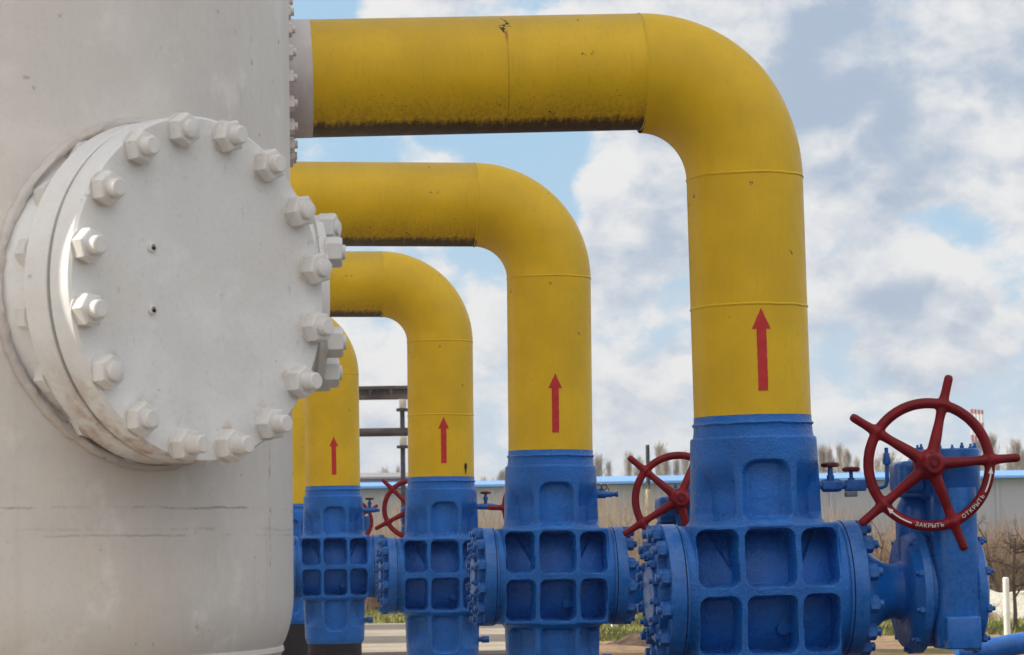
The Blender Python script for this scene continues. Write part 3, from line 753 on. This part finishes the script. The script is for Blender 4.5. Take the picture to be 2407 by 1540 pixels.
    if i == 2:
        q = MB(); v = []; n = 14
        for k in range(n):
            a = 2 * math.pi * k / n; x = .016 * math.cos(a) * (1 + .3 * mn.noise(Vector((k, 0, 0)))) + .245; z = 1.17 + .04 * math.sin(a) - (.045 if k in (10, 11) else 0); aa = math.asin(x / .3625); v.append((.3625 * math.sin(aa), -.3625 * math.cos(aa), z))
        q.add(v, [tuple(range(n))]); link('splash_mark', q.me('splash_mark', m_seam), pp)
    # ---- the vessel it comes from
    ang = Matrix.Rotation(YAW, 3, 'Z') @ Vector((XL - .28 - VR, 0, 0))
    vessel((P.x + ang.x, P.y + ang.y), i == 0, 'white vessel hidden behind the large near one, %s in the row' % ['second', 'third', 'fourth', 'fifth', 'sixth'][i])
for k, (x_, y_) in enumerate(((-11.4, 58.6), (-13.2, 68.9))):
    vv_ = vessel((x_, y_), False, 'white vessel hidden at the far end of the row, %s' % ['seventh', 'eighth'][k]); vv_.scale = (1.5, 1.5, 1.5)

# ------------------------------------------------------------------ ground
def sheet(name, x0, x1, y0, y1, z, m, nx=1, ny=1, h=0.0, kind='structure'):
    v = []; xs = np.linspace(x0, x1, nx + 1); ys = np.linspace(y0, y1, ny + 1)
    for y in ys:
        for x in xs: v.append((x, y, z + (h * mn.noise(Vector((x * .35, y * .35, 0))) if h else 0)))
    o = link(name, mesh(name, v, grid_faces(nx + 1, ny + 1), m)); tag(o, kind=kind); return o
g = Mat('field_ground', .95, .1); n1 = g.noise(.12, 6, .6); c1 = g.mix(g.ss(n1, .4, .62), (.14, .19, .035), (.25, .19, .10)); n2 = g.noise(3, 6, .7); g.color(g.mix(g.ss(n2, .4, .7), c1, (.10, .13, .03))); g.bump(g.noise(6, 6), .6, .05)
sheet('ground', -1500, 1500, -200, 3500, 0, g.done())
g = Mat('concrete_yard', .85, .2); n1 = g.noise(.8, 6, .6); cc = g.mix(g.ss(n1, .3, .7), (.31, .26, .20), (.43, .37, .29)); n2 = g.noise(14, 6, .7); cc = g.mix(g.ma('MULTIPLY', g.ss(n2, .5, .75), .4), cc, (.15, .12, .09)); g.color(cc); g.bump(g.noise(30, 5), .4, .01)
g0 = g.done(); sheet('concrete_yard', -40, 1.3, 51.2, 72.5, .02, g0)
g = Mat('shade_ground_tone', .95, .1); cc = g.mix(g.ss(g.noise(1.5, 6, .7), .3, .7), (.055, .045, .045), (.10, .085, .08)); g.color(cc); g.bump(g.noise(40, 6), .8, .03); m_shade_gnd = g.done()  # near ground coloured dark to stand for the shade lying over it
sheet('shade_ground', -5.5, 1.3, 38, 51.2, .02, m_shade_gnd); sheet('shade_ground', -.6, 1.3, -20, 38, .02, m_shade_gnd); sheet('yard', -40, -.6, -20, 38, .02, g0); sheet('yard', -40, -5.5, 38, 51.2, .02, g0); sheet('shade_apron', 1.3, 40, -20, 42, .02, m_shade_gnd)
g = Mat('bare_soil', .95, .1); n1 = g.noise(1.2, 6, .7); cc = g.mix(g.ss(n1, .35, .65), (.20, .13, .08), (.36, .25, .15)); g.color(cc); g.bump(g.noise(7, 6), .8, .05)
m_soil = g.done(); sheet('soil', 1.3, 40, 42, 55, .03, m_soil, 60, 60, .10)

# grass strip beyond the yard: blades
def blades(name, n, xr, yr, hr, m, wd=.02, lean=.25, label=None):
    v = []; f = []
    for i in range(n):
        x = random.uniform(*xr); y = random.uniform(*yr); h = random.uniform(*hr) * (.6 + .8 * abs(mn.noise(Vector((x * .5, y * .5, 1))))); a = random.uniform(0, math.pi); dx, dy = wd * math.cos(a), wd * math.sin(a)
        lx, ly = random.gauss(0, lean) * h, random.gauss(0, lean) * h; k = len(v)
        v += [(x - dx, y - dy, 0), (x + dx, y + dy, 0), (x + lx * .5 + dx * .6, y + ly * .5 + dy * .6, h * .6), (x + lx * .5 - dx * .6, y + ly * .5 - dy * .6, h * .6), (x + lx, y + ly, h)]
        f += [(k, k + 1, k + 2, k + 3), (k + 3, k + 2, k + 4)]
    o = link(name, mesh(name, v, f, m)); tag(o, label, None, None, 'stuff'); o['category'] = name.replace('_', ' '); return o
def leafmat(name, a, b_, sc_=1.0):
    g = Mat(name, .8, .2); g.color(g.mix(g.ss(g.noise(sc_, 4, .6), .35, .65), a, b_)); return g.done()
m_grass = leafmat('grass_blades', (.17, .20, .05), (.30, .26, .10), .7)
blades('grass', 14000, (-9, 1.2), (73, 95), (.08, .24), m_grass, .028, .4, 'short green grass beyond the concrete yard on the left')
blades('grass', 17000, (1.4, 18), (54.5, 90), (.08, .22), m_grass, .025, .4, 'short green and straw grass beyond the bare soil on the right')
# dry thicket
def twigs(name, n, xr, yr, hr, m, rad=.012, label=None, kids=4, hx=None):
    v = []; f = []
    def seg(p, q, r0, r1):
        k = len(v); d = (q - p).normalized(); s1 = d.cross(Vector((0, 1, .2))).normalized(); s2 = d.cross(s1)
        for c, r in ((p, r0), (q, r1)):
            for a in (0, 2.1, 4.2): v.append(c + (s1 * math.cos(a) + s2 * math.sin(a)) * r)
        for j in range(3): f.append((k + j, k + (j + 1) % 3, k + 3 + (j + 1) % 3, k + 3 + j))
    for i in range(n):
        x = random.uniform(*xr); y = random.uniform(*yr); h = random.uniform(*hr) * (hx(x) if hx else 1) * (.85 + .3 * mn.noise(Vector((x * .25, y * .1, 3))) + .25 * mn.noise(Vector((x * 1.2, y * .3, 9))))
        p = Vector((x, y, 0)); d = Vector((random.gauss(0, .18), random.gauss(0, .18), 1)); q = p + d * h * .55; t = q + Vector((random.gauss(0, .16), random.gauss(0, .16), 1)) * h * .45
        seg(p, q, rad, rad * .7); seg(q, t, rad * .7, rad * .25)
        for k in range(kids):
            s = p.lerp(q, random.uniform(.4, 1)); e_ = s + Vector((random.gauss(0, .35), random.gauss(0, .35), random.uniform(.3, .9))) * h * random.uniform(.2, .4); seg(s, e_, rad * .5, rad * .2)
    o = link(name, mesh(name, v, f, m, 80)); tag(o, label, 'thicket', None, 'stuff'); return o
m_tan = leafmat('dry_stems_tan', (.30, .20, .10), (.46, .33, .18), .4); m_brn = leafmat('dry_stems_brown', (.17, .11, .07), (.30, .21, .14), .4)
m_gry = leafmat('far_bark', (.16, .12, .10), (.25, .19, .15), .1)
m_tan = leafmat('dry_stems_tan', (.24, .185, .13), (.38, .31, .23), .4)
twigs('dry_reeds', 5600, (-8, 24), (92, 112), (3.8, 4.6), m_tan, .017, 'tall straw coloured reeds beyond the grass', hx=lambda x: 1 - .44 * min(1, max(0, (x - 9.5) / 4)))
twigs('bare_thicket', 6500, (-8, 26), (84, 98), (1.9, 3.3), m_brn, .016, 'brown leafless thicket in front of the reeds', 6)

# bare shrubs on the right
def bare_tree(name, h, seed, m, spread=.5, levels=4, r0=.05, nb=4, label=None, cat=None, group=None, upright=.6, trunk_parts=True):
    rd = random.Random(seed); T = MB(); K = MB()
    def br(p, d, L_, r, lv):
        tgt = T if lv == 0 else K
        pts = [p]; dd = d.copy(); n = 4 if lv < 2 else 3
        for k in range(n):
            dd = (dd + Vector((rd.gauss(0, .10), rd.gauss(0, .10), rd.gauss(0, .05) + .03 * upright))).normalized(); pts.append(pts[-1] + dd * L_ / n)
        tgt.tube(pts, [r * (1 - .65 * k / n) for k in range(n + 1)], 5 if lv < 2 else 3, cap=False)
        if lv < levels:
            for k in range(nb + (3 if lv == 0 else 0)):
                t = rd.uniform(.3 if lv else .18, 1); s = pts[0].lerp(pts[-1], t); i_ = min(int(t * n), n - 1); s = pts[i_].lerp(pts[i_ + 1], t * n - i_)
                nd = (dd * upright + Vector((rd.gauss(0, spread), rd.gauss(0, spread), rd.gauss(.15, spread * .5)))).normalized()
                br(s, nd, L_ * rd.uniform(.42, .66) * (1.1 - .45 * t), r * .45, lv + 1)
    br(Vector((0, 0, 0)), Vector((rd.gauss(0, .03), rd.gauss(0, .03), 1)), h * .85, r0, 0)
    o = empty(name); tag(o, label, cat, group)
    link('trunk', T.me('trunk', m, 80), o); link('crown', K.me('crown', m, 80), o); return o
def copy_tree(o):
    c = o.copy(); C.objects.link(c)
    for ch in o.children: d = ch.copy(); C.objects.link(d); d.parent = c
    return c
m_shr = leafmat('shrub_bark', (.09, .06, .045), (.17, .115, .085), 1.5)
srb = []
for k, (u_, Y_, h, lab) in enumerate(((2385, 58, 2.3, 'dark leafless shrub behind the white post at the right edge'), (2430, 64, 2.8, 'leafless shrub cut by the right edge of the picture'),
                                      (2345, 72, 2.6, 'leafless shrub rising over the low white wall beside the gear housing'), (2065, 76, 2.4, 'leafless shrub seen between the largest valve and its gear housing'))):
    p = at(u_, 1400, Y_); o = bare_tree('shrub', h, 40 + k, m_shr, .75, 4, .05, 5, lab, 'shrub', 'leafless shrubs beyond the valves', .25); o.location = (p.x, p.y, 0)
# background trees
m_pop = leafmat('poplar_bark', (.36, .31, .27), (.47, .41, .36), .2)
def poplar(seed, H):
    rd = random.Random(seed); T = MB(); K = MB(); wob_ = [rd.uniform(.4, 1.5) for _ in range(12)]
    T.tube([(0, 0, 0), (.1, 0, H * .5), (0, .1, H * .93)], [.22, .13, .03], 6, False)
    for k in range(260):
        t = rd.random() ** .6; z = H * (.12 + .80 * t); a = rd.uniform(0, 6.283); Lb = (1.0 + 2.8 * (1 - t)) * rd.uniform(.5, 1.35) * wob_[int(a * 1.9)]; sp_ = rd.uniform(.12, .62)
        p = Vector((0, 0, z)); d = Vector((math.cos(a) * sp_, math.sin(a) * sp_, 1)).normalized(); m1 = p + d * Lb * .55 + Vector((math.cos(a), math.sin(a), 0)) * .12; e_ = p + d * Lb + Vector((0, 0, .2))
        K.tube([p, m1, e_], [.035, .026, .012], 3, False)
        for j in range(4):
            s_ = p.lerp(e_, rd.uniform(.3, .9)); K.tube([s_, s_ + Vector((rd.gauss(0, .16), rd.gauss(0, .16), rd.uniform(.4, .9)))], [.016, .008], 3, False)
    o = empty('poplar_tree'); tag(o, None, 'tree'); link('trunk', T.me('trunk', m_pop, 80), o); link('crown', K.me('crown', m_pop, 80), o); return o
protos = [poplar(80 + k, 16 + 2 * k) for k in range(3)]
tops = [(870, 1108), (905, 1092), (935, 1100), (985, 1100), (1135, 1098), (1165, 1105), (1180, 1090), (1405, 1062), (1430, 1074), (1478, 1072), (1500, 1058), (1548, 1045), (1562, 1062), (1590, 1060), (1612, 1070), (1932, 1050), (1948, 1040), (1972, 1030), (1990, 1036), (2012, 1050), (2060, 1062), (2085, 1058), (2250, 1035), (2300, 1030), (2325, 1018), (2338, 1040), (2372, 1060), (2388, 1040), (2405, 1055)]
wcount = {}
for k, (u_, v_) in enumerate(tops):
    pr = protos[k % 3]; o = pr if k < 3 else copy_tree(pr); Y_ = random.uniform(255, 300); p = at(u_, v_ + random.uniform(-10, 22), Y_)
    hh = 16 + 2 * (k % 3); s = p.z / (hh * 1.0); o.location = (p.x, Y_, 0); o.scale = (s * random.uniform(.9, 1.9), s * random.uniform(.9, 1.9), s); o.rotation_euler = (0, 0, random.uniform(0, 6))
    where = ('behind the grey pipe bridge' if u_ < 960 else 'between the third and fourth pipes' if u_ < 1000 else 'right of the pipe with the black splash' if u_ < 1200 else 'left of the dark topped post' if u_ < 1520 else 'above the half hidden red wheel' if u_ < 1700 else 'beyond the small red knobs' if u_ < 2100 else 'behind the lettered red wheel' if u_ < 2345 else 'at the right edge beyond the roof')
    nth = wcount.get(where, 0); wcount[where] = nth + 1
    o['label'] = 'far bare poplar %s, %s in its clump' % (where, ['leftmost', 'second', 'third', 'fourth', 'fifth', 'sixth', 'seventh', 'eighth', 'ninth'][nth]); o['group'] = 'bare poplars on the skyline'; o['category'] = 'tree'
twigs('far_woodland', 9000, (-30, 75), (310, 340), (7.5, 11.5), m_pop, .035, 'low bare woodland along the skyline', 5)

# long shed with blue roof
m_wall = simple('shed_wall', (.38, .37, .43), .8, .06, .1, 0); m_roof = simple('shed_roof_blue', (.17, .38, .78), .5, .08, .2, 0); m_wr = simple('shed_window_strip', (.16, .17, .20), .3, .1, .3, 0)
def shed(u0, u1, Ya, vtop, vev, label, roofm, wallm):
    a = at(u0, vtop, Ya); c = at(u1, vtop, Ya); ze = at((u0 + u1) / 2, vev, Ya).z; zr = at((u0 + u1) / 2, vtop, Ya).z
    o = empty('long_shed', (a.x, Ya, 0)); tag(o, label, 'shed')
    Lx = c.x - a.x
    q = MB(); q.box(0, Lx, 0, 18, 0, ze - .05)
    for i in range(int(Lx / 6)): q.box(i * 6 + 1, i * 6 + 1.25, -.12, 0, 0, ze - .06)
    link('wall', q.me('shed_wall', wallm), o)
    q = MB(); v = [(-.6, -.7, ze), (Lx + .6, -.7, ze), (Lx + .6, 9, zr + .05), (-.6, 9, zr + .05), (-.6, 18.7, ze), (Lx + .6, 18.7, ze)]
    v += [(x, y, z + .18) for x, y, z in v]
    q.add(v, [(6, 7, 8, 9), (9, 8, 11, 10), (0, 3, 2, 1), (3, 4, 5, 2), (0, 1, 7, 6), (4, 10, 11, 5), (0, 6, 9, 3), (3, 9, 10, 4), (1, 2, 8, 7), (2, 5, 11, 8)]); link('roof', q.me('shed_roof', roofm, 10), o)
    q = MB()
    for i in range(int(Lx / 6)): q.box(i * 6 + 2.2, i * 6 + 5, -.03, .0, .8, 2.0)
    link('window_strip', q.me('shed_windows', m_wr), o)
    return o
shed(1330, 2900, 200, 1109, 1128, 'long pale grey shed with light blue roof behind the reeds on the right', m_roof, m_wall)
shed(500, 1215, 214, 1134, 1149, 'lower shed with light blue roof seen between the pipes on the left', m_roof, m_wall)
m_groof = simple('grey_roof', (.30, .28, .28), .8, .1, .2, 0)
shed(600, 985, 240, 1112, 1128, 'grey roofed shed showing just over the lower blue roof', m_groof, m_wall)

# chimneys
m_cr = simple('chimney_red', (.42, .05, .04), .7, .1, .2, 0); m_cw = simple('chimney_white', (.75, .72, .70), .7, .1, .2, 0); m_cg = simple('chimney_grey', (.30, .27, .28), .7, .1, .2, 0)
for k, (u_, lab) in enumerate(((2284, 'left stack of the four thin red and white chimneys'), (2294, 'second stack from the left of the thin red and white chimneys'), (2304, 'third stack from the left of the thin red and white chimneys'), (2314, 'right stack of the four thin red and white chimneys'))):
    p = at(u_, 962, 560); o = empty('chimney', (p.x, 560 + k, 0)); tag(o, lab, 'chimney', 'striped chimneys on the skyline')
    H = p.z; bands = [(H - .9, H, m_cr), (H - 2.6, H - .9, m_cw), (H - 3.5, H - 2.6, m_cr), (H - 5.2, H - 3.5, m_cw if k < 2 else m_cg), (H - 6.4, H - 5.2, m_cr), (0, H - 6.4, m_cg)]
    for z0, z1, mm in bands: link('band', MB().lathe([(.27, z0), (.27, z1)], 12).me('chimney_band', mm), o)

# pipe bridge
m_pbr = simple('bridge_grey', (.10, .075, .07), .8, .45, 1.2, .3); m_pbw = simple('bridge_pale', (.55, .50, .44), .7, .1); m_pbs = simple('bridge_steel', (.07, .06, .08), .7, .2)
Yb = 92; sc_b = Yb / F_PX
pl = at(945, 907, Yb)
o = empty('pipe_bridge', (pl.x, Yb, 0)); tag(o, 'dark grey steel pipe bridge on a thin post between two yellow pipes', 'pipe bridge')
z1, z2, z3, z4 = at(905, 908, Yb).z, at(905, 939, Yb).z, at(905, 1006, Yb).z, at(905, 1026, Yb).z
q = MB(); q.box(-9, 1.0, -.2, .2, z1 - .10, z1); q.box(-9, 1.0, -.2, .2, z2, z2 + .14); q.box(-9, 1.0, -.08, .08, z2, z1)
for k in range(14): q.box(-8.8 + k * .7, -8.7 + k * .7, -.19, -.08, z2, z1)
link('upper_beam', q.me('bridge_upper', m_pbr), o)
link('lower_beam', MB().tube([(-9, 0, (z3 + z4) / 2), (1, 0, (z3 + z4) / 2)], .14, 20).me('bridge_lower', m_pbr), o)
q = MB(); 
q = MB(); q.box(-.075, .075, -.11, .11, 0, z2); link('post', q.me('bridge_post', m_pbs), o)
for zz in (z2 - .02, z4 - .02):
    q = MB(); q.box(-.10, .14, -.33, -.12, zz - .30, zz, bv=.02); link('bracket', q.me('bridge_bracket', m_pbw), o)
    q = MB(); q.box(-.19, .21, -.30, .25, zz - .38, zz - .30); link('bracket_plate', q.me('bridge_plate', m_pbs), o)

# posts and wall
m_pole = simple('pole_wood', (.50, .42, .30), .8, .2, 2); m_poled = simple('pole_dark', (.06, .055, .055), .8, .2)
p = at(1522, 1046, 100); o = empty('utility_post', (p.x, 100, 0)); tag(o, 'thin post with dark top and pale foot behind the half hidden red wheel', 'post')
zt = p.z; zm = at(1524, 1150, 100).z
q = MB(); q.lathe([(.10, 0), (.10, zm)], 10); link('foot', q.me('post_foot', m_pole), o); q = MB(); q.lathe([(.085, zm), (.07, zt)], 10); link('top', q.me('post_top', m_poled), o)
g = Mat('whitewash', .85, .2); cc = g.mix(g.ss(g.noise(1.6, 6, .7), .45, .62), (.60, .58, .51), (.26, .20, .14)); g.color(g.mix(g.ss(g.noise(7, 5, .7), .55, .7), cc, (.38, .33, .25))); g.bump(g.noise(5, 6), .8, .05); m_wht2 = g.done()
m_wht = simple('whitewash_post', (.80, .78, .72), .8, .12, 3, .3)
def post(u_, vt, Y_, wd, label):
    p = at(u_, vt, Y_); o = MB().lathe([(wd, 0), (wd * .97, p.z - .02), (wd * .7, p.z)], 12).me('marker_post', m_wht); o = link('marker_post', o, None, (p.x, Y_, 0)); tag(o, label, 'post', 'white marker posts'); return o
post(2364, 1357, 52, .062, 'white round post at the right edge behind the low blue pipe')
post(1444, 1440, 66, .09, 'short white post in the grass between the two largest valves')
pa, pb = at(2030, 1390, 66), at(2700, 1382, 66)
q = MB(); n = 90; v = []; 
for i in range(n + 1):
    x = pa.x + (pb.x - pa.x) * i / n; h = pa.z - .05 + .28 * mn.noise(Vector((x * 1.3, 0, 5))) + .05 * mn.noise(Vector((x * 6, 0, 5)))
    y0 = 73 - 12.5 * i / n
    for (y, z) in ((0, 0), (.02, h * .97), (.12, h), (.3, h), (.35, 0)): v.append((x, y0 + y, z))
q.add(v, [(i * 5 + j, (i + 1) * 5 + j, (i + 1) * 5 + j + 1, i * 5 + j + 1) for i in range(n) for j in range(4)])
o = link('low_wall', q.me('low_wall', m_wht2)); tag(o, 'low rough whitewashed wall in the grass at the right', 'wall')
# low blue pipe bottom right
a = at(2300, 1530, 19.0); c = at(2470, 1500, 19.4)
q = MB(); q.tube([a + Vector((-.15, -.01, -.01)), a, c, c + Vector((1.5, .2, .02))], .075, 24)
o = link('low_pipe', q.me('low_pipe', m_blue_s)); tag(o, 'short blue pipe at the bottom right beneath the gear housing', 'pipe')
g = Mat('dark_soil', .95, .1); g.color(g.mix(g.ss(g.noise(2.5, 6, .7), .35, .65), (.06, .042, .035), (.15, .10, .07))); g.bump(g.noise(7, 6), .8, .05); m_bank = g.done()
q = MB(); v = []; f = []; nx, ny = 40, 30; p = at(1475, 1500, 56)
for j in range(ny + 1):
    for i in range(nx + 1):
        x, y = (i / nx - .5) * 5, (j / ny - .5) * 6; h = .42 * math.exp(-(x / 1.3) ** 2 - (y / 1.6) ** 2) + .09 * mn.noise(Vector((x * 1.7, y * 1.7, 0))) - .05; v.append((x, y, h + .04))
o = link('earth_bank', mesh('earth_bank', v, grid_faces(nx + 1, ny + 1), m_bank), None, (p.x + .35, 52.2, 0)); o.scale = (.55, .6, .8); tag(o, kind='structure')

# ------------------------------------------------------------------ air
q = MB(); q.box(-120, 260, -60, 640, -1, 60)
hz = bpy.data.materials.new('haze'); hz.use_nodes = True; hn = hz.node_tree; hn.nodes.clear()
pv = hn.nodes.new('ShaderNodeVolumePrincipled'); pv.inputs['Color'].default_value = (.86, .90, 1, 1); pv.inputs['Density'].default_value = .00035; pv.inputs['Anisotropy'].default_value = .2
ho = hn.nodes.new('ShaderNodeOutputMaterial'); hn.links.new(pv.outputs[0], ho.inputs['Volume'])
tag(link('haze', q.me('haze', hz)), kind='stuff')
